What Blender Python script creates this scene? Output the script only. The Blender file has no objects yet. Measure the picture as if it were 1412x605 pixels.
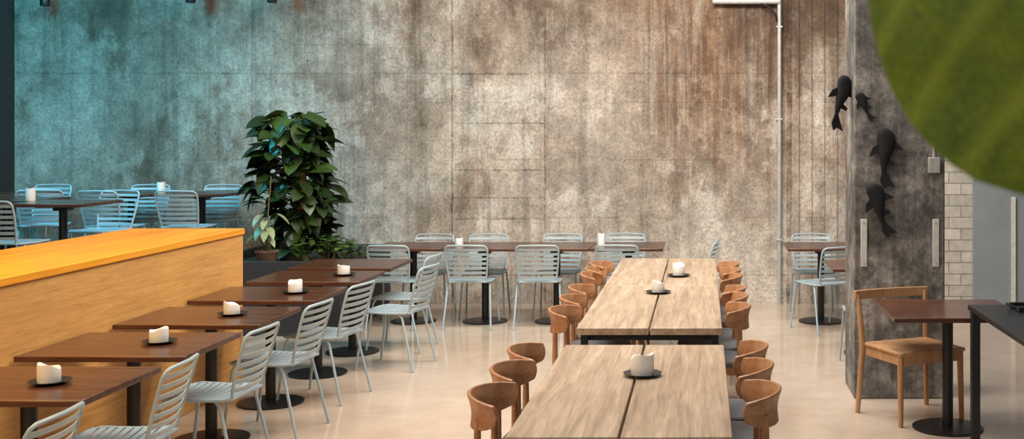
import bpy, math, random
from mathutils import Vector, Matrix, Euler
random.seed(7)
scene = bpy.context.scene
COL = scene.collection
H = 1.84; F = 1600.0

# ------------------------------------------------------------------ materials
class N:
    def __init__(s, name):
        s.m = bpy.data.materials.new(name); s.m.use_nodes = True
        s.t = s.m.node_tree; s.b = s.t.nodes['Principled BSDF']
        s.tc = s.t.nodes.new('ShaderNodeTexCoord')
    def new(s, typ, **kw):
        n = s.t.nodes.new(typ)
        for k, v in kw.items(): setattr(n, k, v)
        return n
    def link(s, a, b): s.t.links.new(a, b)
    def put(s, sock, v):
        if hasattr(v, 'is_output'): s.link(v, sock)
        else: sock.default_value = v
    def coord(s, scale=(1,1,1), rot=(0,0,0), loc=(0,0,0)):
        mp = s.new('ShaderNodeMapping')
        s.link(s.tc.outputs['Object'], mp.inputs['Vector'])
        mp.inputs['Scale'].default_value = scale; mp.inputs['Rotation'].default_value = rot
        mp.inputs['Location'].default_value = loc
        return mp.outputs[0]
    def noise(s, scale, detail=6, rough=.6, dist=0, co=None, **k):
        n = s.new('ShaderNodeTexNoise')
        s.link(co if co is not None else s.tc.outputs['Object'], n.inputs['Vector'])
        n.inputs['Scale'].default_value = scale; n.inputs['Detail'].default_value = detail
        n.inputs['Roughness'].default_value = rough; n.inputs['Distortion'].default_value = dist
        return n.outputs[0]
    def ramp(s, fac, stops, interp='LINEAR'):
        r = s.new('ShaderNodeValToRGB'); s.link(fac, r.inputs[0])
        e = r.color_ramp.elements; r.color_ramp.interpolation = interp
        while len(e) < len(stops): e.new(.5)
        for i, (p, c) in enumerate(stops):
            e[i].position = p
            if not hasattr(c, '__len__'): c = (c, c, c)
            e[i].color = (*c, 1)
        return r.outputs[0]
    def mix(s, mode, fac, a, b):
        n = s.new('ShaderNodeMix', data_type='RGBA', blend_type=mode)
        s.put(n.inputs[0], fac)
        for sock, v in ((n.inputs[6], a), (n.inputs[7], b)):
            if hasattr(v, 'is_output'): s.link(v, sock)
            else: sock.default_value = (*v, 1)
        return n.outputs[2]
    def math(s, op, a, b=0.0, c=0.0):
        n = s.new('ShaderNodeMath', operation=op)
        for i, v in enumerate((a, b, c)): s.put(n.inputs[i], v)
        return n.outputs[0]
    def clamp(s, v): return s.math('MINIMUM', s.math('MAXIMUM', v, 0), 1)
    def color(s, c):
        if hasattr(c, 'is_output'): s.link(c, s.b.inputs['Base Color'])
        else: s.b.inputs['Base Color'].default_value = (*c, 1)
    def rough(s, v): s.put(s.b.inputs['Roughness'], v)
    def bump(s, h, strength=.3, dist=.01):
        n = s.new('ShaderNodeBump'); n.inputs['Strength'].default_value = strength
        n.inputs['Distance'].default_value = dist
        s.link(h, n.inputs['Height']); s.link(n.outputs[0], s.b.inputs['Normal'])

def simple(name, c, rough=.5, metal=0, var=.12, scale=20):
    n = N(name)
    f = n.noise(scale, 4)
    lo = tuple(v*(1-var) for v in c); hi = tuple(min(1, v*(1+var)) for v in c)
    n.color(n.ramp(f, [(.3, lo), (.7, hi)])); n.rough(rough)
    n.b.inputs['Metallic'].default_value = metal
    return n.m

def wood(name, dark, mid, light, axis='Y', scale=1.0, rough=.45, fine=.55, big_=.6):
    n = N(name)
    sc = {'X': (1.2, 22, 22), 'Y': (22, 1.2, 22), 'Z': (22, 22, 1.2)}[axis]
    sc = tuple(v*scale for v in sc)
    g = n.noise(1.0, 8, .65, .6, n.coord(sc))
    sc2 = tuple(v*5 for v in sc)
    g2 = n.noise(1.0, 3, .5, 0, n.coord(sc2))
    big = n.noise(2.2, 3, .5)
    c = n.ramp(g, [(.28, dark), (.5, mid), (.74, light)])
    c = n.mix('MULTIPLY', fine, c, n.ramp(g2, [(.3, .6), (.6, 1.0)]))
    c = n.mix('MULTIPLY', big_, c, n.ramp(big, [(.3, .65), (.65, 1.0)]))
    n.color(c); n.rough(rough); n.bump(g2, .12, .003)
    return n.m

# --- concrete back wall
def concrete_wall():
    n = N('raw_concrete')
    sep = n.new('ShaderNodeSeparateXYZ'); n.link(n.tc.outputs['Object'], sep.inputs[0])
    x, z = sep.outputs[0], sep.outputs[2]
    cmb = n.new('ShaderNodeCombineXYZ'); n.link(x, cmb.inputs[0]); n.link(z, cmb.inputs[1])
    a = n.noise(.6, 9, .6, .1)
    b = n.noise(5.5, 12, .72, .1)
    c = n.ramp(a, [(.36, (.29, .24, .195)), (.47, (.41, .355, .30)), (.60, (.56, .50, .435))])
    c = n.mix('OVERLAY', .45, c, n.ramp(b, [(.36, .2), (.5, .5), (.64, .8)]))
    # crisp pale lime patches and dark scuffs
    pz = n.noise(1.5, 14, .72, .15, n.coord(loc=(9, 0, 4), scale=(1, 1, .8)))
    c = n.mix('MIX', n.ramp(pz, [(.53, 0), (.58, .5)]), c, (.68, .63, .56))
    dz = n.noise(1.0, 14, .72, .15, n.coord(loc=(1, 0, 14), scale=(1, 1, .55)))
    c = n.mix('MULTIPLY', n.ramp(dz, [(.52, 0), (.59, .75)]), c, (.50, .39, .30))
    # rusty wash
    r = n.noise(.8, 8, .65, .2, n.coord(loc=(5.3, 0, 1.7)))
    c = n.mix('MULTIPLY', n.ramp(r, [(.48, 0), (.60, .4)]), c, (.76, .60, .47))
    # brown streaky field
    st = n.noise(1, 12, .75, .15, n.coord(scale=(9, 1, .5)))
    mx = n.math('SMOOTH_MIN', n.math('MULTIPLY_ADD', x, 1.1, 1.5), n.math('MULTIPLY_ADD', x, -3, 3.6), .3)
    mk = n.math('MULTIPLY', n.clamp(mx), n.clamp(n.math('MULTIPLY_ADD', z, .9, -1.0)))
    c = n.mix('MULTIPLY', n.math('MULTIPLY', mk, n.ramp(st, [(.42, .1), (.55, 1)])), c, (.56, .40, .29))
    # dimmer light higher up painted into the colour, mixed with dark blotches
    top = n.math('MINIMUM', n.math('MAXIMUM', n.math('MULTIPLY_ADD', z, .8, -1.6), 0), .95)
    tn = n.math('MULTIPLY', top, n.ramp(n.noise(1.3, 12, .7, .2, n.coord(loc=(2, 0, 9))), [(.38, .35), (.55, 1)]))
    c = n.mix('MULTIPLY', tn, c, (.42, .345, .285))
    lf_ = n.clamp(n.math('MULTIPLY_ADD', x, -.45, -1.7))  # fall-off of light towards the left end, also painted into the colour
    c = n.mix('MULTIPLY', n.math('MULTIPLY', lf_, .85), c, (.46, .46, .44))
    # vertical streaks
    st2 = n.noise(1, 8, .75, .1, n.coord(scale=(6, 1, .3), loc=(3, 0, 0)))
    c = n.mix('MULTIPLY', .55, c, n.ramp(st2, [(.39, .42), (.52, 1)]))
    # tall cast panels, tonal only
    br = n.new('ShaderNodeTexBrick'); n.link(cmb.outputs[0], br.inputs['Vector'])
    br.offset = 0; br.inputs['Scale'].default_value = 1
    br.inputs['Brick Width'].default_value = 1.22; br.inputs['Row Height'].default_value = 2.5
    br.inputs['Mortar Size'].default_value = 0
    br.inputs['Color1'].default_value = (1, 1, 1, 1); br.inputs['Color2'].default_value = (.76, .73, .70, 1)
    c = n.mix('MULTIPLY', .4, c, br.outputs[0])
    # horizontal board lines broken up
    hb = n.math('COMPARE', n.math('FRACT', n.math('MULTIPLY', z, 1.6)), .5, .007)
    hbm = n.math('MULTIPLY', hb, n.ramp(n.noise(.9, 6, .7, 0, n.coord(loc=(0, 0, 31))), [(.49, 0), (.56, .45)]))
    c = n.mix('MULTIPLY', hbm, c, (.45, .38, .32))
    seam = None
    wob = n.math('MULTIPLY_ADD', n.noise(6, 6), .02, -.01)
    xx = n.math('ADD', x, wob); zz = n.math('ADD', z, wob)
    for x0, w in ((-2.73, .010), (-1.72, .009), (.93, .03), (-4.9, .006)):
        s_ = n.math('COMPARE', xx, x0, w)
        seam = s_ if seam is None else n.math('MAXIMUM', seam, s_)
    inb = n.math('MULTIPLY', n.math('GREATER_THAN', x, -2.73), n.math('LESS_THAN', x, -1.72))
    for z0 in (2.49, 1.96, 1.45, 1.15, .92):
        s_ = n.math('MULTIPLY', n.math('COMPARE', zz, z0, .006), inb)
        seam = n.math('MAXIMUM', seam, s_)
    s_ = n.math('MULTIPLY', n.math('COMPARE', zz, 2.50, .007), .6); seam = n.math('MAXIMUM', seam, s_)
    c = n.mix('MULTIPLY', n.math('MULTIPLY', seam, n.ramp(b, [(.38, .9), (.58, .3)])), c, (.33, .26, .2))
    # pale marks and pits
    v = n.new('ShaderNodeTexVoronoi'); v.inputs['Scale'].default_value = 2.6; v.inputs['Randomness'].default_value = .75
    n.link(cmb.outputs[0], v.inputs['Vector'])
    dd = n.math('ADD', v.outputs[0], n.math('MULTIPLY_ADD', b, .16, -.08))
    ring = n.math('COMPARE', dd, .17, .03)
    c = n.mix('SCREEN', n.math('MULTIPLY', ring, n.ramp(pz, [(.45, .04), (.6, .25)])), c, (.45, .41, .36))
    v2 = n.new('ShaderNodeTexVoronoi'); v2.inputs['Scale'].default_value = 5
    n.link(cmb.outputs[0], v2.inputs['Vector'])
    pit = n.math('LESS_THAN', v2.outputs[0], .055)
    c = n.mix('MULTIPLY', n.math('MULTIPLY', pit, .7), c, (.25, .2, .16))
    # vertical boards on the right strip
    wv = n.math('COMPARE', n.math('FRACT', n.math('MULTIPLY', xx, 7.2)), .5, .06)
    rb = n.math('MULTIPLY', n.math('GREATER_THAN', x, .96), n.math('LESS_THAN', x, 2.5))
    c = n.mix('MULTIPLY', n.math('MULTIPLY', wv, n.math('MULTIPLY', rb, .7)), c, (.4, .33, .27))
    sp = n.noise(38, 6, .8)
    c = n.mix('OVERLAY', .45, c, n.ramp(sp, [(.38, .15), (.5, .5), (.62, .8)]))
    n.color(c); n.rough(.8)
    hh = n.math('SUBTRACT', n.math('ADD', n.math('MULTIPLY', b, .5), n.math('MULTIPLY', sp, .15)), n.math('MULTIPLY', seam, .5))
    n.bump(hh, .4, .03)
    return n.m

def concrete_dark(name, lo, mid, hi):
    n = N(name)
    a = n.noise(2.2, 12, .75, .2); b = n.noise(9, 12, .8, .2)
    st = n.noise(1, 8, .75, .1, n.coord(scale=(12, 12, .6)))
    c = n.ramp(a, [(.38, lo), (.5, mid), (.62, hi)])
    c = n.mix('OVERLAY', .8, c, n.ramp(b, [(.38, .15), (.62, .85)]))
    c = n.mix('MULTIPLY', .6, c, n.ramp(st, [(.4, .4), (.54, 1)]))
    n.color(c); n.rough(.75); n.bump(b, .4, .02)
    return n.m

def floor_mat():
    n = N('polished_floor')
    a = n.noise(.7, 7, .6, .1); b = n.noise(120, 2, .6); d = n.noise(4, 8, .7)
    c = n.ramp(a, [(.35, (.50, .385, .29)), (.65, (.64, .52, .415))])
    c = n.mix('MULTIPLY', .35, c, n.ramp(d, [(.35, .7), (.6, 1)]))
    c = n.mix('MULTIPLY', .3, c, n.ramp(b, [(.35, .7), (.5, 1)]))
    n.color(c)
    n.rough(n.ramp(d, [(.3, .06), (.7, .2)]))
    n.b.inputs['Specular IOR Level'].default_value = .9
    return n.m

def brick_mat():
    n = N('white_painted_brick')
    br = n.new('ShaderNodeTexBrick')
    sep = n.new('ShaderNodeSeparateXYZ'); n.link(n.tc.outputs['Object'], sep.inputs[0])
    cmb = n.new('ShaderNodeCombineXYZ'); n.link(sep.outputs[0], cmb.inputs[0]); n.link(sep.outputs[2], cmb.inputs[1])
    n.link(cmb.outputs[0], br.inputs['Vector']); br.inputs['Scale'].default_value = 1
    br.inputs['Brick Width'].default_value = .26; br.inputs['Row Height'].default_value = .12
    br.inputs['Mortar Size'].default_value = .006
    br.inputs['Color1'].default_value = (.62, .58, .52, 1); br.inputs['Color2'].default_value = (.45, .42, .38, 1)
    br.inputs['Mortar'].default_value = (.25, .23, .21, 1)
    n.color(n.mix('MULTIPLY', .5, br.outputs[0], n.ramp(n.noise(14, 6), [(.3, .5), (.6, 1)])))
    n.rough(.7); n.bump(br.outputs['Fac'], -.5, .02)
    return n.m

def leaf_mat(name, dark, light, vein=None):
    n = N(name)
    g = n.new('ShaderNodeNewGeometry')
    c = n.ramp(g.outputs['Random Per Island'], [(0, dark), (.7, tuple((a+b)/2 for a, b in zip(dark, light))), (1, light)])
    c = n.mix('MULTIPLY', .5, c, n.ramp(n.noise(25, 4), [(.35, .6), (.65, 1)]))
    n.color(c); n.rough(.38)
    return n.m

def big_leaf_mat():
    n = N('big_leaf')
    sep = n.new('ShaderNodeSeparateXYZ'); n.link(n.tc.outputs['Object'], sep.inputs[0])
    u, v = sep.outputs[0], sep.outputs[1]
    au = n.math('ABSOLUTE', u)
    w = n.math('FRACT', n.math('MULTIPLY', n.math('SUBTRACT', v, n.math('ADD', n.math('MULTIPLY', au, .9), n.math('MULTIPLY', n.math('MULTIPLY', au, au), 5))), 11))
    ve = n.clamp(n.math('MULTIPLY_ADD', n.math('ABSOLUTE', n.math('SUBTRACT', w, .5)), -5, 1))
    mid = n.clamp(n.math('MULTIPLY_ADD', au, -120, 1))
    m = n.math('MAXIMUM', n.math('MULTIPLY', mid, .8), n.math('MULTIPLY', ve, .35))
    base = n.ramp(n.noise(14, 8, .7), [(.35, (.085, .115, .001)), (.65, (.17, .20, .003))])
    base = n.mix('OVERLAY', .6, base, n.ramp(n.noise(400, 2), [(.35, .2), (.65, .8)]))
    n.color(n.mix('MIX', m, base, (.40, .40, .03))); n.rough(.6)
    return n.m

M = {}
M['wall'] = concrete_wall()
M['column'] = concrete_dark('dark_board_concrete', (.085, .078, .071), (.18, .167, .153), (.36, .335, .31))
M['floor'] = floor_mat()
M['brick'] = brick_mat()
M['greypanel'] = simple('grey_paint', (.24, .27, .30), .6, 0, .08, 3)
M['darkwall'] = simple('dark_wall_paint', (.016, .015, .014), .8)
M['platform'] = concrete_dark('platform_concrete', (.08, .07, .06), (.14, .12, .11), (.2, .18, .17))
M['ply'] = wood('plywood_cladding', (.54, .25, .065), (.70, .35, .095), (.80, .44, .14), 'Y', 1.6, .5, .4, .15)
M['orange'] = wood('amber_lit_board', (.72, .25, .008), (.92, .35, .012), (.97, .43, .02), 'Y', .5, .4, .3, .3)  # amber light on the wooden top is put into its base colour
M['walnut'] = wood('walnut_top', (.045, .015, .008), (.092, .033, .018), (.16, .066, .036), 'X', 1.0, .25)
M['oak'] = wood('weathered_oak', (.27, .18, .115), (.49, .36, .25), (.68, .54, .40), 'Y', .8, .34, .6, .4)
M['chairwood'] = wood('oiled_beech', (.29, .125, .055), (.44, .21, .10), (.57, .31, .165), 'X', .8, .35, .4, .3)
M['ashwood'] = wood('light_oak_frame', (.34, .17, .08), (.50, .27, .13), (.60, .36, .20), 'Z', .8, .45, .4, .3)
M['seatgrey'] = simple('grey_seat_pad', (.10, .10, .105), .7)
M['black'] = simple('black_powdercoat', (.008, .008, .009), .4, .0)
M['fish'] = simple('matte_black_ceramic', (.003, .003, .004), .8)
M['blue'] = simple('powder_blue_metal', (.35, .44, .485), .35, 0, .05)
M['wax'] = simple('white_wax', (.86, .85, .80), .5, 0, .03)
M['wick'] = simple('burnt_wick', (.02, .02, .02), .9)
M['steel'] = simple('galvanised_steel', (.48, .47, .45), .4, .3)
M['white'] = simple('white_metal', (.62, .60, .55), .5)
M['leaf'] = leaf_mat('dark_leaf', (.005, .014, .004), (.055, .11, .02))
M['leaf2'] = leaf_mat('variegated_leaf', (.12, .17, .06), (.45, .48, .28))
M['leaf3'] = leaf_mat('trailing_leaf', (.015, .04, .006), (.10, .17, .03))
M['bigleaf'] = big_leaf_mat()
M['stem'] = simple('plant_stem', (.12, .12, .04), .6)
M['moss'] = simple('coir_pole', (.22, .10, .03), .95, 0, .4, 40)
M['terra'] = simple('brown_clay', (.16, .10, .07), .7)
M['soil'] = simple('soil', (.02, .014, .01), .95, 0, .4, 60)
M['charcoal'] = simple('charcoal_planter', (.025, .026, .03), .6)

# ------------------------------------------------------------------ mesh builder
class MB:
    def __init__(s): s.v = []; s.f = []
    def add(s, vs, fs, mat=None):
        o = len(s.v)
        if mat is not None: vs = [mat @ Vector(v) for v in vs]
        s.v += [tuple(v) for v in vs]; s.f += [tuple(i+o for i in f) for f in fs]
        return s
    def box(s, x0, x1, y0, y1, z0, z1, mat=None):
        vs = [(x0,y0,z0),(x1,y0,z0),(x1,y1,z0),(x0,y1,z0),(x0,y0,z1),(x1,y0,z1),(x1,y1,z1),(x0,y1,z1)]
        return s.add(vs, [(0,3,2,1),(4,5,6,7),(0,1,5,4),(1,2,6,5),(2,3,7,6),(3,0,4,7)], mat)
    def tube(s, pts, r, seg=8, closed=False, mat=None):
        pts = [Vector(p) for p in pts]; n = len(pts)
        rs = r if hasattr(r, '__len__') else [r]*n
        vs = []; up = None
        for i, p in enumerate(pts):
            if closed: d = pts[(i+1) % n]-pts[i-1]
            else: d = pts[min(i+1, n-1)]-pts[max(i-1, 0)]
            d.normalize()
            if up is None:
                up = Vector((0,0,1)) if abs(d.z) < .9 else Vector((0,1,0))
            a = d.cross(up); 
            if a.length < 1e-4: a = d.cross(Vector((1,0,0)))
            a.normalize(); b = a.cross(d).normalized(); up = b
            for k in range(seg):
                t = 2*math.pi*k/seg
                vs.append(p+(a*math.cos(t)+b*math.sin(t))*rs[i])
        fs = []
        for i in range(n if closed else n-1):
            j = (i+1) % n
            for k in range(seg):
                l = (k+1) % seg
                fs.append((i*seg+k, i*seg+l, j*seg+l, j*seg+k))
        if not closed:
            fs.append(tuple(range(seg-1, -1, -1))); fs.append(tuple((n-1)*seg+k for k in range(seg)))
        return s.add(vs, fs, mat)
    def lathe(s, prof, seg=24, mat=None):
        vs = []; n = len(prof)
        for (r, z) in prof:
            for k in range(seg):
                t = 2*math.pi*k/seg; vs.append((r*math.cos(t), r*math.sin(t), z))
        fs = []
        for i in range(n-1):
            for k in range(seg):
                l = (k+1) % seg; fs.append((i*seg+k, i*seg+l, (i+1)*seg+l, (i+1)*seg+k))
        fs.append(tuple(range(seg-1, -1, -1))); fs.append(tuple((n-1)*seg+k for k in range(seg)))
        return s.add(vs, fs, mat)
    def sheet(s, grid, th, nrm=None, mat=None):
        R = len(grid); C = len(grid[0]); vs = []
        G = [[Vector(p) for p in row] for row in grid]
        for sgn in (1, -1):
            for i in range(R):
                for j in range(C):
                    if nrm is None:
                        du = G[min(i+1,R-1)][j]-G[max(i-1,0)][j]; dv = G[i][min(j+1,C-1)]-G[i][max(j-1,0)]
                        m = du.cross(dv).normalized()
                    else: m = Vector(nrm)
                    vs.append(G[i][j]+m*th*.5*sgn)
        o = R*C; fs = []
        for i in range(R-1):
            for j in range(C-1):
                a, b, c, d = i*C+j, i*C+j+1, (i+1)*C+j+1, (i+1)*C+j
                fs.append((d, c, b, a)); fs.append((a+o, b+o, c+o, d+o))
        for i in range(R-1):
            fs.append((i*C, i*C+o, (i+1)*C+o, (i+1)*C)); e = C-1
            fs.append(((i+1)*C+e, (i+1)*C+e+o, i*C+e+o, i*C+e))
        for j in range(C-1):
            fs.append((j+1, j+1+o, j+o, j)); q = (R-1)*C
            fs.append((q+j, q+j+o, q+j+1+o, q+j+1))
        return s.add(vs, fs, mat)
    def obj(s, name, mat, bevel=0, parent=None, smooth=True, label=None):
        me = bpy.data.meshes.new(name); me.from_pydata(s.v, [], s.f); me.validate(); me.update()
        import bmesh
        bm = bmesh.new(); bm.from_mesh(me); bmesh.ops.recalc_face_normals(bm, faces=bm.faces); bm.to_mesh(me); bm.free()
        if smooth:
            me.polygons.foreach_set('use_smooth', [True]*len(me.polygons))
            me.set_sharp_from_angle(angle=math.radians(38))
        me.materials.append(M[mat])
        o = bpy.data.objects.new(name, me); COL.objects.link(o)
        if bevel:
            b = o.modifiers.new('bevel', 'BEVEL'); b.width = bevel; b.segments = 2; b.limit_method = 'ANGLE'
        if parent: o.parent = parent
        if label: o['label'] = label
        return o

def root(name, label, cat, group=None, loc=(0,0,0), rz=0):
    e = bpy.data.objects.new(name, None); e.empty_display_size = .1; COL.objects.link(e)
    e['label'] = label; e['category'] = cat
    if group: e['group'] = group
    e.location = loc; e.rotation_euler = (0, 0, rz)
    return e
def put(o, loc, rz=0, label=None, group=None, scale=None):
    o.location = loc; o.rotation_euler = (0, 0, rz)
    if label: o['label'] = label
    if group: o['group'] = group
    if scale: o.scale = scale
    return o
def clone(src):
    c = src.copy(); COL.objects.link(c)
    for ch in src.children:
        k = ch.copy(); COL.objects.link(k); k.parent = c
        for g in ch.children:
            q = g.copy(); COL.objects.link(q); q.parent = k
    return c
class Proto:
    def __init__(s, o): s.o = o; s.used = False
    def at(s, *a, **k):
        if not s.used: s.used = True; o = s.o
        else: o = clone(s.o); o.scale = (1, 1, 1)
        return put(o, *a, **k)
def struct(name, mb, mat, bevel=0):
    o = mb.obj(name, mat, bevel, smooth=False); o['kind'] = 'structure'; return o

# ------------------------------------------------------------------ room
struct('floor', MB().box(-7.8, 5.2, -1.5, 12.9, -.1, 0), 'floor')
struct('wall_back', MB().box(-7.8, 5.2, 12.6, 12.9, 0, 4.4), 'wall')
struct('wall_left', MB().box(-7.8, -7.48, 6.5, 12.6, 0, 4.4), 'darkwall')
struct('wall_corner', MB().box(2.3, 2.85, 12.3, 12.6, 0, 4.4), 'brick')
struct('wall_right', MB().box(2.85, 5.2, 12.22, 12.6, 0, 4.4), 'greypanel')
struct('trim_1', MB().box(3.24, 3.28, 12.19, 12.22, 0, 1.18), 'white')
pf = MB().box(-7.48, -4.66, 3.0, 12.6, 0, .5).box(-4.66, -4.22, 3.0, 8.57, 0, .5)
p = pf.obj('floor_raised', 'platform', 0, smooth=False); p['kind'] = 'structure'

c = MB().box(1.05, 1.68, 8.07, 8.6, 0, 4.4).obj('concrete_column', 'column', .012)
c['label'] = 'square rough dark concrete column with board marks'; c['category'] = 'column'

r = root('low_partition', 'low plywood-clad partition with wooden top board coloured as if lit amber', 'partition', loc=(-3.81, 5.7, 0))
MB().box(-.41, .41, -2.87, 2.87, 0, 1.10).obj('body', 'ply', .004, r)
MB().box(-.42, .42, -2.88, 2.88, 1.10, 1.145).obj('top_board', 'orange', .006, r, label='wooden top board with amber light in its colour')

r = root('conduit_pipe', 'grey steel conduit pipe running down concrete wall with horizontal arm', 'pipe', loc=(.82, 12.54, 0))
MB().tube([(0,0,.0),(0,0,3.2),(0,0,3.6)], .022, 12).obj('vertical_pipe', 'steel', 0, r)
MB().tube([(-.72,-.02,3.27),(0,-.02,3.27)], .028, 12).obj('horizontal_pipe', 'steel', 0, r)
for z in (.7, 2.0, 3.0):
    MB().box(-.032, .032, -.026, .058, z-.01, z+.01).obj('clamp', 'steel', .003, r)
MB().tube([(-.2,-.03,3.25),(-.1,-.05,3.2),(-.04,-.05,3.12),(-.03,-.03,3.05)], .01, 8).obj('cable', 'black', 0, r)

rail = MB().box(-7.4, 1.2, 12.3, 12.36, 3.62, 3.68).box(-7.0, -6.95, 12.3, 12.6, 3.6, 3.7).box(-2.0, -1.95, 12.3, 12.6, 3.6, 3.7).box(.8, .85, 12.3, 12.6, 3.6, 3.7)
rail = rail.obj('trim_2', 'black'); rail['kind'] = 'structure'
sp = root('spotlight', 'small black cylindrical spotlight hanging on track', 'spotlight', 'track spotlights above the concrete wall')
MB().lathe([(.045,0),(.05,.01),(.05,.15),(.04,.165)], 20).obj('housing', 'black', 0, sp)
MB().tube([(0,0,.16),(0,0,.42)], .01, 8).obj('rod', 'black', 0, sp)
sp = Proto(sp)
for px, zb in ((62, 3.2), (263, 3.235), (375, 3.235)):
    sp.at(((px-970)*12.33/F, 12.33, zb))

# ------------------------------------------------------------------ chairs
def build_blue_chair():
    r = root('dining_chair', 'powder-blue metal chair with slatted back and seat', 'chair')
    m = MB()
    W, D, z = .205, .20, .45
    m.tube([(-W+.03,-D,z),(-W,-D+.04,z),(-W,0,z-.004),(-W,D-.05,z+.002),(-W+.04,D,z-.004),(W-.04,D,z-.004),(W,D-.05,z+.002),(W,0,z-.004),(W,-D+.04,z),(W-.03,-D,z)], .009, 8, True)
    ns = 10
    for i in range(ns):
        y = -D+.02+i*(2*D-.04)/(ns-1)
        g = []
        for e in (-.0145, .0145):
            row = []
            for k in range(9):
                x = -W+.008+k*(2*W-.016)/8
                row.append((x, y+e, z+.004-.012*(1-(x/W)**2)))
            g.append(row)
        m.sheet(g, .004)
    m.obj('seat', 'blue', 0, r)
    m = MB()
    def by(z_): return -.195-.095*(max(0, z_-.45)/.35)**1.1
    L = []
    for (x, z_) in ((-.165,.44),(-.178,.5),(-.19,.6),(-.198,.7),(-.198,.76),(-.188,.785),(-.165,.798),(0,.803),(.165,.798),(.188,.785),(.198,.76),(.198,.7),(.19,.6),(.178,.5),(.165,.44)):
        L.append((x, by(z_)-.03*(1-(x/.2)**2)*(1 if z_ > .78 else 0), z_))
    m.tube(L, .009, 8)
    for i in range(7):
        zc = .493+i*.0445
        hw = .176+.02*(zc-.47)/.3
        g = []
        for e in (-.0115, .0115):
            row = []
            for k in range(9):
                x = -hw+k*2*hw/8
                row.append((x, by(zc+e)-.03*(1-(x/hw)**2), zc+e))
            g.append(row)
        m.sheet(g, .004)
    m.obj('backrest', 'blue', 0, r)
    for sx in (-1, 1):
        MB().tube([(sx*.195,.15,.446),(sx*.20,.17,.41),(sx*.222,.225,0)], .009, 8).obj('leg', 'blue', 0, r)
        MB().tube([(sx*.195,-.12,.446),(sx*.20,-.15,.41),(sx*.225,-.25,0)], .009, 8).obj('leg', 'blue', 0, r)
    return Proto(r)

def build_wood_chair():
    r = root('dining_chair', 'warm brown wooden chair with curved wraparound backrest', 'chair')
    ring = []
    for k in range(28):
        t = 2*math.pi*k/28; cx, cy = math.cos(t), math.sin(t)
        ex = 2/3.6
        ring.append((.215*math.copysign(abs(cx)**ex, cx), .205*math.copysign(abs(cy)**ex, cy)))
    vs = []
    for sc, z_ in ((.96,.432),(1,.438),(1,.458),(.96,.466),(.6,.462)):
        vs += [(x*sc, y*sc, z_) for x, y in ring]
    fs = []
    for i in range(4):
        for k in range(28):
            l = (k+1) % 28; fs.append((i*28+k, i*28+l, (i+1)*28+l, (i+1)*28+k))
    fs += [tuple(range(27,-1,-1)), tuple(4*28+k for k in range(28))]
    MB().add(vs, fs).obj('seat', 'seatgrey', 0, r, label='dark grey padded seat')
    grid = []
    for j in range(7):
        v = j/6; row = []
        for k in range(25):
            q = -1+2*k/24; t = math.radians(74)*q
            e = abs(q)
            hgt = .14-.055*e**3
            top = .785-.02*e**2.2
            zz = top-hgt+hgt*v
            rad = 1+.07*(v-.5)
            row.append((.225*math.sin(t)*rad, -.055-.195*math.cos(t)*rad+.012*math.sin(math.pi*v), zz))
        grid.append(row)
    MB().sheet(grid, .016).obj('backrest', 'chairwood', .005, r)
    for sx in (-1, 1):
        MB().tube([(sx*.17,.165,.44),(sx*.20,.205,0)], [.018,.012], 10).obj('leg', 'chairwood', 0, r)
        MB().tube([(sx*.19,-.245,0),(sx*.165,-.19,.44),(sx*.155,-.19,.70)], [.012,.018,.013], 10).obj('leg', 'chairwood', 0, r)
    MB().box(-.17,.17,.15,.17,.38,.435).box(-.17,.17,-.17,-.15,.38,.435).box(-.18,-.16,-.16,.16,.38,.435).box(.16,.18,-.16,.16,.38,.435).obj('seat_frame', 'chairwood', .003, r)
    return Proto(r)

bc = build_blue_chair()
wc = build_wood_chair()
LB = 'powder-blue slatted metal chair at a small dark wood table'
for i, (x, y, a) in enumerate([(-2.70,4.32,92),(-2.68,5.30,94),(-2.66,6.27,86),(-2.66,7.2,84),(-2.66,8.12,80),(-2.45,9.22,80),(-2.6,9.98,84)]):
    bc.at((x, y, 0), math.radians(a), LB, 'blue metal chairs beside the row of small tables')
g = 'blue metal chairs around tables at the concrete wall'
for x, y, a in [(-2.93,11.12,-4),(-2.22,11.13,0),(-1.57,11.13,3),(-.80,11.15,-2)]:
    bc.at((x, y, 0), math.radians(a), 'powder-blue slatted metal chair tucked at table by concrete wall', g)
for x, y, a in [(-2.79,11.76,180),(-2.21,11.74,183),(-1.47,11.78,178),(-.81,11.82,180)]:
    bc.at((x, y, 0), math.radians(a), 'powder-blue metal chair between table and concrete wall', g)
bc.at((-.16, 11.45, 0), math.radians(84), 'powder-blue metal chair at the end of joined tables', g)
g = 'blue metal chairs around table beside the column'
bc.at((1.13, 10.93, 0), math.radians(28), 'powder-blue metal chair turned slightly at small table', g)
bc.at((1.12, 11.80, 0), math.radians(180), 'powder-blue metal chair between small table and wall', g)
bc.at((1.33, 9.2, 0), math.radians(0), 'powder-blue metal chair partly behind concrete column', g)
g = 'blue metal chairs on the raised platform'
for x, y, a in [(-5.0,11.28,0),(-5.72,11.28,-5),(-5.1,12.05,180),(-5.86,12.05,183),(-6.95,12.1,178),(-5.60,10.78,172),(-5.72,9.62,-6),(-6.5,11.45,20)]:
    bc.at((x, y, .5), math.radians(a), 'blue metal chair on raised platform in teal light', g)

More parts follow.
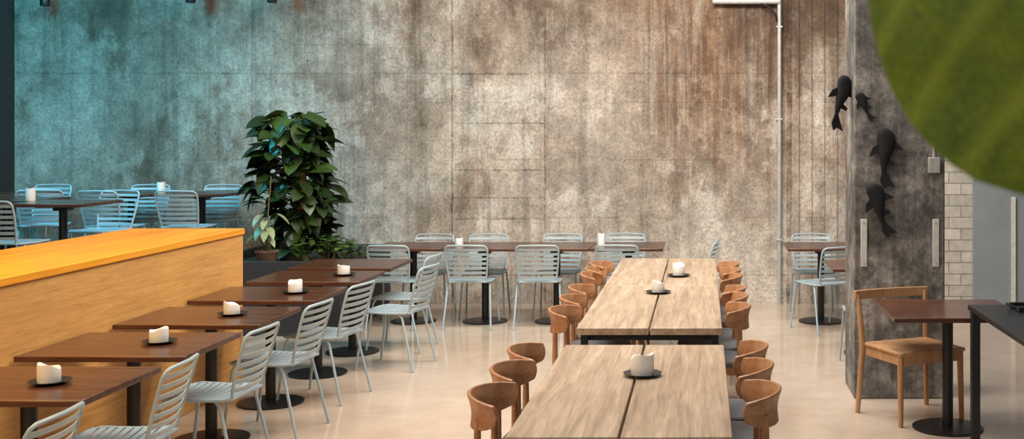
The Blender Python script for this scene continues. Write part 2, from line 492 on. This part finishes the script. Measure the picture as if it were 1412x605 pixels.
g = 'wooden chairs along the long oak tables'
for y in (4.80,5.29,5.76,7.05,7.58,8.08,8.85,9.2,9.58):
    wc.at((-.71+(.03 if y > 6.5 else 0), y, 0), math.radians(-90+random.uniform(-6,6)), 'warm brown wooden chair with curved back at long table', g)
for y in (4.86,5.37,5.84,7.2,7.66,8.05,8.75,9.13,9.55):
    wc.at((.065-(.03 if y > 6.5 else 0), y, 0), math.radians(90+random.uniform(-6,6)), 'warm brown wooden chair with curved back at long table', g)

# light wooden chair at right table
r = root('dining_chair', 'light oak chair with slim top rail beside concrete column', 'chair', loc=(1.365, 7.57, 0), rz=math.radians(180+24))
r.scale = (1.16, 1.05, 1)
m = MB().box(-.215,.215,-.20,.22,.445,.47); m.obj('seat', 'ashwood', .008, r)
MB().box(-.19,.19,.185,.205,.385,.445).box(-.19,.19,-.20,-.18,.385,.445).box(-.205,-.185,-.19,.19,.385,.445).box(.185,.205,-.19,.19,.385,.445).obj('seat_frame', 'ashwood', .003, r)
grid = [[(x, -.235-.03*(1-(x/.25)**2), z_) for x in [(-.25+.5*k/10) for k in range(11)]] for z_ in (.745, .77, .805)]
MB().sheet(grid, .022).obj('backrest', 'ashwood', .004, r)
for sx in (-1, 1):
    MB().tube([(sx*.20,.20,0),(sx*.195,.19,.46)], [.014,.019], 10).obj('leg', 'ashwood', 0, r)
    MB().tube([(sx*.235,-.225,0),(sx*.215,-.20,.45),(sx*.228,-.235,.78)], [.014,.019,.013], 10).obj('leg', 'ashwood', 0, r)

# ------------------------------------------------------------------ tables
def pedestal_table(w, d, hgt=.75, top='walnut', label=''):
    r = root('dining_table', label, 'table')
    MB().box(-w/2, w/2, -d/2, d/2, hgt-.028, hgt).obj('tabletop', top, .004, r)
    MB().tube([(0,0,.02),(0,0,hgt-.04)], .034, 16).obj('pedestal', 'black', 0, r)
    MB().lathe([(.215,0),(.22,.004),(.22,.012),(.20,.017),(.04,.022)], 36).obj('base', 'black', 0, r)
    MB().box(-.16,.16,-.16,.16,hgt-.045,hgt-.028).box(-.06,.06,-.06,.06,hgt-.075,hgt-.045).obj('top_bracket', 'black', .002, r)
    return Proto(r)
t1 = pedestal_table(.84, .70, label='small dark walnut table with black pedestal base')
for i, y in enumerate((5.10, 6.04, 6.99, 7.95, 8.92, 9.80)):
    t1.at((-2.965, y, 0), 0, 'dark walnut rectangular table on black pedestal beside partition', 'walnut tables along the plywood partition')
t2 = pedestal_table(.70, .70, label='square dark walnut table with black pedestal base')
for x in (-2.85,-2.145,-1.44,-.735):
    t2.at((x, 11.41, 0), 0, 'square dark wood table pushed together along concrete wall', 'square tables joined along the concrete wall')
t2.at((1.155, 11.41, 0), 0, 'square dark wood table near steel pipe', 'square tables beside the column')
t2.at((1.40, 9.75, 0), 0, 'square brown wood table partly behind column', 'square tables beside the column')
for x, y in ((-5.08,11.76),(-5.80,11.76),(-5.6,10.15),(-6.35,10.65),(-6.97,11.6)):
    t2.at((x, y, .5), 0, 'square dark table on raised platform', 'tables on the raised platform')
t3 = pedestal_table(.80, .80, label='square brown wood table on black pedestal beside column')
t3.at((1.53, 7.27, 0))

def long_table():
    r = root('long_table', 'long weathered oak plank table with central gap', 'table')
    m = MB().box(-.41, -.005, -.915, .915, .71, .75); m.obj('plank', 'oak', .004, r)
    m = MB().box(.005, .41, -.915, .915, .71, .75); m.obj('plank', 'oak', .004, r)
    MB().box(-.36,.36,-.8,-.74,.66,.71).box(-.36,.36,.74,.8,.66,.71).box(-.36,-.31,-.74,.74,.67,.71).box(.31,.36,-.74,.74,.67,.71).obj('under_frame', 'black', .003, r)
    for sx in (-1,1):
        for sy in (-1,1):
            MB().box(sx*.37-.02, sx*.37+.02, sy*.86-.02, sy*.86+.02, 0, .71).obj('leg', 'black', .003, r)
    return Proto(r)
lt = long_table()
for y in (5.095, 7.445, 9.285):
    lt.at((-.305, y, 0), 0, None, 'long oak tables in a row')

r = root('side_table', 'black topped table with square black legs', 'table', loc=(2.1, 6.05, 0))
MB().box(-.54,.54,-.8,.8,.805,.835).obj('tabletop', 'black', .004, r)
for sx in (-1,1):
    for sy in (-1,1):
        MB().box(sx*.505-.025, sx*.505+.025, sy*.76-.025, sy*.76+.025, 0, .805).obj('leg', 'black', .003, r)
r = root('serving_tray', 'flat black tray lying on black table', 'tray', loc=(1.98, 6.65, .835))
MB().box(-.2,.3,-.1,.1,0,.012).box(-.2,.3,-.1,-.085,.012,.03).box(-.2,.3,.085,.1,.012,.03).obj('tray_body', 'black', .003, r)
MB().tube([(-.2,-.05,.02),(-.235,-.03,.03),(-.235,.03,.03),(-.2,.05,.02)], .007, 8).obj('handle', 'black', 0, r)

# ------------------------------------------------------------------ candles
def candle(seed, rad, hgt, notch):
    rnd = random.Random(seed)
    r = root('candle', 'short white pillar candle with melted top', 'candle')
    seg = 32; vs = []; fs = []
    ph = rnd.uniform(0, 6)
    def top(t): return hgt*(1-notch*(.5+.5*math.sin(t+ph))-.06*math.sin(3*t+ph*2))
    prof = [(.97,0),(1,.04),(1,.5),(.99,.9),(.96,1.0),(.86,.99),(.78,.86),(.4,.74),(.05,.72)]
    for pr, pz in prof:
        for k in range(seg):
            t = 2*math.pi*k/seg
            w = 1+.02*math.sin(5*t+ph)*(pz > .3)
            zt = top(t) if pr > .7 else hgt*(1-notch*.5)
            vs.append((rad*pr*w*math.cos(t), rad*pr*w*math.sin(t), min(zt, hgt)*pz if pr > .7 else hgt*(1-notch)*pz))
    n = len(prof)
    for i in range(n-1):
        for k in range(seg):
            l = (k+1) % seg; fs.append((i*seg+k, i*seg+l, (i+1)*seg+l, (i+1)*seg+k))
    fs += [tuple(range(seg-1,-1,-1)), tuple((n-1)*seg+k for k in range(seg))]
    MB().add(vs, fs).obj('wax_body', 'wax', 0, r)
    zc = hgt*(1-notch)*.7
    MB().tube([(0,0,zc),(.002,0,zc+.008),(.004,0,zc+.013)], .0014, 6).obj('wick', 'wick', 0, r)
    return r
r = root('saucer', 'small round black saucer under a candle', 'saucer')
MB().lathe([(.05,0),(.055,.002),(.085,.012),(.088,.015),(.084,.016),(.05,.006),(.01,.005)], 36).obj('dish', 'black', 0, r)
MB().lathe([(.042,.0),(.046,.0),(.046,.004),(.042,.004)], 24).obj('foot_ring', 'black', 0, r)
sc = Proto(r)
cv = [Proto(candle(1,.047,.085,.3)), Proto(candle(2,.047,.075,.22)), Proto(candle(5,.047,.08,.4))]
for i, (x, y) in enumerate([(-2.86,5.08),(-2.84,6.06),(-2.84,7.0),(-2.80,7.97),(-2.78,8.98)]):
    sc.at((x, y, .75), 0, 'small black saucer on walnut table', 'saucers under candles')
    cv[i % 3].at((x-.005, y, .757), i*1.3, 'short white half-melted candle on black saucer', 'white candles on tables')
for i, (x, y, s) in enumerate([(-.275,5.24,1.12),(-.31,7.96,.95),(-.19,8.9,1.0)]):
    sc.at((x, y, .75), 0, 'small black saucer on oak table', 'saucers under candles')
    cv[(i+1) % 3].at((x, y, .757), i*2+.4, 'short white candle on black saucer on oak table', 'white candles on tables', scale=(s, s, s*1.15))
for (px, y, z, hh) in [(633,11.4,.75,.9),(829,11.45,.75,1.45),(42,10.3,1.25,1.4),(222,11.7,1.25,1.35)]:
    cv[1].at(((px-970)*y/F, y, z), 0, 'white pillar candle standing on dark table', 'white candles on tables', scale=(.85,.85,hh*1.1))

# ------------------------------------------------------------------ planter and plants
r = root('planter_box', 'long charcoal planter box by the wall', 'planter', loc=(-3.93, 11.42, 0))
MB().box(-.70,.62,-.85,-.80,0,.68).box(-.70,.62,.80,.85,0,.68).box(-.70,-.65,-.80,.80,0,.68).box(.57,.62,-.80,.80,0,.68).obj('box_body', 'charcoal', .004, r)
MB().box(-.65,.57,-.80,.80,.02,.60).obj('soil', 'soil', 0, r)

def leaf_grid(L, W, droop, fold, rows=7, cols=4, heart=True):
    g = []
    for i in range(rows):
        t = i/(rows-1)
        if heart: w = W*.5*(math.sin(math.pi*min(1, t*.93+.07))**.62)*(1-.35*t) if t < 1 else 0.002
        else: w = W*.5*math.sin(math.pi*(t*.96+.02))
        row = []
        for k in range(-cols//2, cols//2+1):
            s_ = k/(cols/2)
            back = -.14*L*abs(s_)**1.5*(1-t) if heart else 0
            row.append((s_*w, t*L+back, -droop*L*t*t+fold*abs(s_)*w))
        g.append(row)
    return g
def add_leaf(m, loc, direction, L, W, droop=.4, fold=.25, roll=0):
    d = Vector(direction).normalized()
    side = d.cross(Vector((0,0,1)))
    if side.length < .05: side = Vector((1,0,0))
    side.normalize(); up = side.cross(d).normalized()
    R = Matrix((side, d, up)).transposed().to_4x4()
    mt = Matrix.Translation(loc) @ R @ Matrix.Rotation(roll, 4, 'Y')
    g = leaf_grid(L, W, droop, fold)
    R_, C_ = len(g), len(g[0])
    vs = [p for row in g for p in row]
    fs = [(i*C_+j, i*C_+j+1, (i+1)*C_+j+1, (i+1)*C_+j) for i in range(R_-1) for j in range(C_-1)]
    m.add(vs, fs, mt)

r = root('potted_plant', 'tall climbing plant with large dark green leaves on pole', 'plant', loc=(-4.0, 11.3, .60))
MB().lathe([(.10,0),(.115,.01),(.15,.18),(.165,.19),(.165,.215),(.15,.215),(.145,.19),(.02,.185)], 28).obj('pot', 'terra', 0, r)
MB().tube([(.08,-.04,.15),(.14,-.10,.4),(.12,-.06,.8),(.05,0,1.2)], [.04,.04,.035,.03], 12).obj('support_pole', 'moss', 0, r)
m = MB(); st = MB(); rnd = random.Random(11)
def half(zz):
    pts = [(.05,.22),(.25,.33),(.45,.38),(.8,.41),(1.05,.38),(1.25,.34),(1.36,.27),(1.42,.12)]
    for (a, wa), (b, wb) in zip(pts, pts[1:]):
        if a <= zz <= b: return wa+(wb-wa)*(zz-a)/(b-a)
    return .1
for i in range(440):
    zz = rnd.uniform(.06, 1.38); hw = half(zz)*(1+.16*math.sin(zz*11+1))
    t = rnd.uniform(0, 2*math.pi); rr = hw*rnd.uniform(.4, .85)
    cx = .05-.09*max(0, (zz-.8))/.4+.05*math.sin(zz*6)
    loc = (cx+rr*math.cos(t), rr*.8*math.sin(t), zz+.06)
    L = rnd.uniform(.12, .23)
    add_leaf(m, loc, (math.cos(t)+rnd.uniform(-.6,.6), math.sin(t)+rnd.uniform(-.6,.6), rnd.uniform(-1.0,.5)), L, L*.88, rnd.uniform(.1,.5), .2, rnd.uniform(-.6,.6))
    if i % 3 == 0: st.tube([(.05, 0, zz-.05), ((cx+loc[0])/2, loc[1]/2, zz+.02), loc], .005, 5)
m.obj('foliage', 'leaf', 0, r); st.obj('stems', 'stem', 0, r)

r = root('potted_plant', 'small plant with pale variegated leaves on thin stems', 'plant', loc=(-4.05, 10.76, .60))
MB().lathe([(.07,0),(.08,.01),(.10,.14),(.11,.15),(.11,.165),(.098,.165),(.095,.14),(.02,.135)], 24).obj('pot', 'terra', 0, r)
m = MB(); st = MB()
for i in range(13):
    t = rnd.uniform(0, 6.28); rr = rnd.uniform(.05,.17); zz = rnd.uniform(.28,.50)-(.12 if i % 2 else 0)
    loc = (rr*math.cos(t), rr*math.sin(t), zz)
    L = rnd.uniform(.10,.16)
    add_leaf(m, loc, (math.cos(t), math.sin(t), rnd.uniform(-.6,.1)), L, L*.55, .4, .2)
    st.tube([(0,0,.13),(loc[0]*.4, loc[1]*.4, zz*.7), loc], .0045, 5)
st.tube([(.05,-.03,.13),(.03,-.05,.5),(.06,-.05,.85)], .006, 6)
m.obj('foliage', 'leaf2', 0, r); st.obj('stems', 'stem', 0, r)

r = root('trailing_plant', 'low trailing plant with small green leaves over planter edge', 'plant', loc=(-3.5, 10.95, .60))
m = MB(); st = MB()
for i in range(120):
    x = rnd.uniform(-.33,.30); y = rnd.uniform(-.30,.2)
    zz = .05+.24*max(0, 1-abs(x+.05)*2.2)*rnd.uniform(.2,1)
    if y < -.24: zz = max(.08, zz)
    t = rnd.uniform(0,6.28); L = rnd.uniform(.07,.13)
    add_leaf(m, (x,y,zz+.04), (math.cos(t), math.sin(t), rnd.uniform(-.3,.6)), L, L*.75, .3, .2)
    if i % 4 == 0: st.tube([(x*.5,y*.5,0),(x,y,zz+.04)], .004, 5)
m.obj('foliage', 'leaf3', 0, r); st.obj('stems', 'stem', 0, r)

# ------------------------------------------------------------------ fish on column
def build_fish(label):
    r = root('fish_sculpture', label, 'sculpture', 'black fish sculptures on the concrete column')
    vs = []; fs = []; seg = 14
    def spine(t): return .07*math.sin(t*4.2+.6)
    prof = [(0,.03),(.03,.085),(.09,.125),(.18,.15),(.3,.155),(.42,.14),(.55,.11),(.68,.08),(.8,.055),(.92,.04),(1,.035)]
    N_ = len(prof)
    for t, w in prof:
        z = .5-.78*t
        for k in range(seg):
            a = 2*math.pi*k/seg
            vs.append((spine(t)+w*math.cos(a), min(w, .11)*.6*math.sin(a), z))
    for i in range(N_-1):
        for k in range(seg):
            l = (k+1) % seg; fs.append((i*seg+k, i*seg+l, (i+1)*seg+l, (i+1)*seg+k))
    fs += [tuple(range(seg-1,-1,-1)), tuple((N_-1)*seg+k for k in range(seg))]
    MB().add(vs, fs).obj('body', 'fish', 0, r)
    def fin(name, pts):
        n = len(pts); v = [(x, -.015, z) for x, z in pts]+[(x, .015, z) for x, z in pts]
        f = [tuple(range(n)), tuple(range(2*n-1, n-1, -1))]+[(k, (k+1) % n, (k+1) % n+n, k+n) for k in range(n)]
        MB().add(v, f).obj(name, 'fish', .004, r)
    sx = spine(1)
    fin('tail_fin', [(sx-.035,-.22),(sx+.035,-.22),(sx+.08,-.36),(sx+.15,-.52),(sx+.03,-.46),(sx-.05,-.52),(sx-.09,-.37)])
    fin('pectoral_fin', [(.14,.28),(.24,.22),(.33,.08),(.24,.10),(.13,.12)])
    fin('pectoral_fin', [(-.04,.28),(-.18,.22),(-.27,.07),(-.17,.09),(-.04,.12)])
    fin('pelvic_fin', [(.02,-.0),(.15,-.10),(.12,-.15),(.0,-.10)])
    return Proto(r)
fp = build_fish('matte black fish sculpture mounted on concrete column')
def fish_at(px, py, d, length, ry, rz=0, sw=1.0):
    o = fp.at(((px-970)*d/F, d, H-(py-185)*d/F))
    o.rotation_euler = (0, ry, rz); o.scale = (length*sw, length, length)
fish_at(1221, 218, 8.046, .41, math.radians(-10))
fish_at(1214, 289, 8.048, .38, math.radians(-28))
fish_at(1193, 147, 8.056, .22, math.radians(-38))
fish_at(1159, 141, 8.20, .39, math.radians(4), math.radians(28), 1.05)

st_ = root('metal_strip', 'pale vertical metal strip screwed on column', 'bracket', 'pale metal strips on the column')
MB().box(-.022,.022,-.014,0,-.165,.165).obj('plate', 'white', .003, st_)
for z_ in (-.14,.14): MB().tube([(0,-.018,z_),(0,-.01,z_)], .006, 8).obj('screw', 'steel', 0, st_)
st_ = Proto(st_)
st_.at((1.115, 8.072, 1.085)); st_.at((1.615, 8.072, 1.085))
r = root('switch_box', 'grey electrical box with thin conduit on column', 'electrical box', loc=(1.60, 8.072, 1.62))
MB().box(-.04,.04,-.04,0,-.05,.06).obj('box_body', 'steel', .005, r)
MB().tube([(0,-.015,.06),(0,-.015,.26)], .009, 8).obj('conduit', 'steel', 0, r)

# ------------------------------------------------------------------ close leaf plant
r = root('rubber_plant', 'tall potted plant with large glossy green leaf', 'plant', loc=(.62, .80, 0))
MB().lathe([(.13,0),(.14,.01),(.18,.30),(.19,.31),(.19,.34),(.17,.34),(.165,.30),(.02,.29)], 32).obj('pot', 'terra', 0, r)
MB().tube([(0,0,.28),(.02,.02,1.0),(.0,.0,1.8),(-.02,0,2.15)], [.018,.015,.011,.008], 10).obj('trunk', 'stem', 0, r)
base = Vector((.225, .80, 2.105)); tip = Vector((.232, .79, 1.797))
Lf = (tip-base).length; Wf = .232
m = MB(); g = []
rows, cols = 28, 14
for i in range(rows):
    t = .002+.996*i/(rows-1)
    w = Wf*.5*(1-abs(2*t-1)**2.1)**.52
    row = []
    for k in range(cols+1):
        s_ = -1+2*k/cols
        row.append((s_*w, t*Lf, -.03*(t-.4)**2+.08*abs(s_)*w+.002*math.sin(t*22)*abs(s_)))
    g.append(row)
m.sheet(g, .0012)
lf = m.obj('leaf', 'bigleaf', 0, r)
MB().tube([(-.02,0,2.14),(-.15,-.0,2.19),(-.30,0,2.17),(-.395,.0,2.10)], .004, 8).obj('petiole', 'stem', 0, r)
yv = (tip-base).normalized(); zv = Vector((-.12, -1, .22)); zv = (zv-yv*zv.dot(yv)).normalized(); xv = yv.cross(zv)
mw = Matrix((xv, yv, zv)).transposed().to_4x4()
lf.matrix_local = Matrix.Translation(base-Vector((.62,.80,0))) @ mw

# ------------------------------------------------------------------ lights
def area(name, loc, target, size, energy, color, sy=None):
    l = bpy.data.lights.new(name, 'AREA'); l.energy = energy; l.color = color; l.size = size
    if sy: l.shape = 'RECTANGLE'; l.size_y = sy
    o = bpy.data.objects.new(name, l); COL.objects.link(o); o.location = loc
    o.rotation_euler = (Vector(target)-Vector(loc)).to_track_quat('-Z', 'Y').to_euler()
    return o
area('ceiling_light', (-1.0, 7.0, 5.0), (-.8, 7.2, 0), 2.6, 390, (1, .94, .86), 4.5)
area('wall_wash_light', (-.6, 9.2, 4.7), (-.8, 12.6, .6), 3.6, 260, (1, .92, .82), .8)
area('fill_light', (-2.5, -1.2, 3.4), (-.5, 6, .8), 3.0, 80, (.92, .96, 1), 2)  # added fill from the camera end, no real lamp; reaches the close leaf
area('teal_light', (-6.4, 9.8, 3.9), (-7.0, 12.6, 1.7), 1.0, 230, (.03, .55, .78))
area('amber_light', (-3.5, 4.6, 3.0), (-3.7, 5.2, 1.0), .8, 95, (1, .54, .12), 4)
w = bpy.data.worlds.new('World'); scene.world = w; w.use_nodes = True
w.node_tree.nodes['Background'].inputs[0].default_value = (1, .95, .9, 1)
w.node_tree.nodes['Background'].inputs[1].default_value = .17
scene.view_settings.view_transform = 'Standard'

# ------------------------------------------------------------------ camera
cd = bpy.data.cameras.new('Camera'); cam = bpy.data.objects.new('Camera', cd); COL.objects.link(cam)
cam.location = (0, 0, H); cam.rotation_euler = (math.radians(90), 0, 0)
cd.sensor_width = 36; cd.lens = F/1412*36
cd.shift_x = -(970-706)/1412; cd.shift_y = -(302.5-185)/1412
cd.clip_start = .05
cd.dof.use_dof = True; cd.dof.focus_distance = 8.0; cd.dof.aperture_fstop = 7
scene.camera = cam
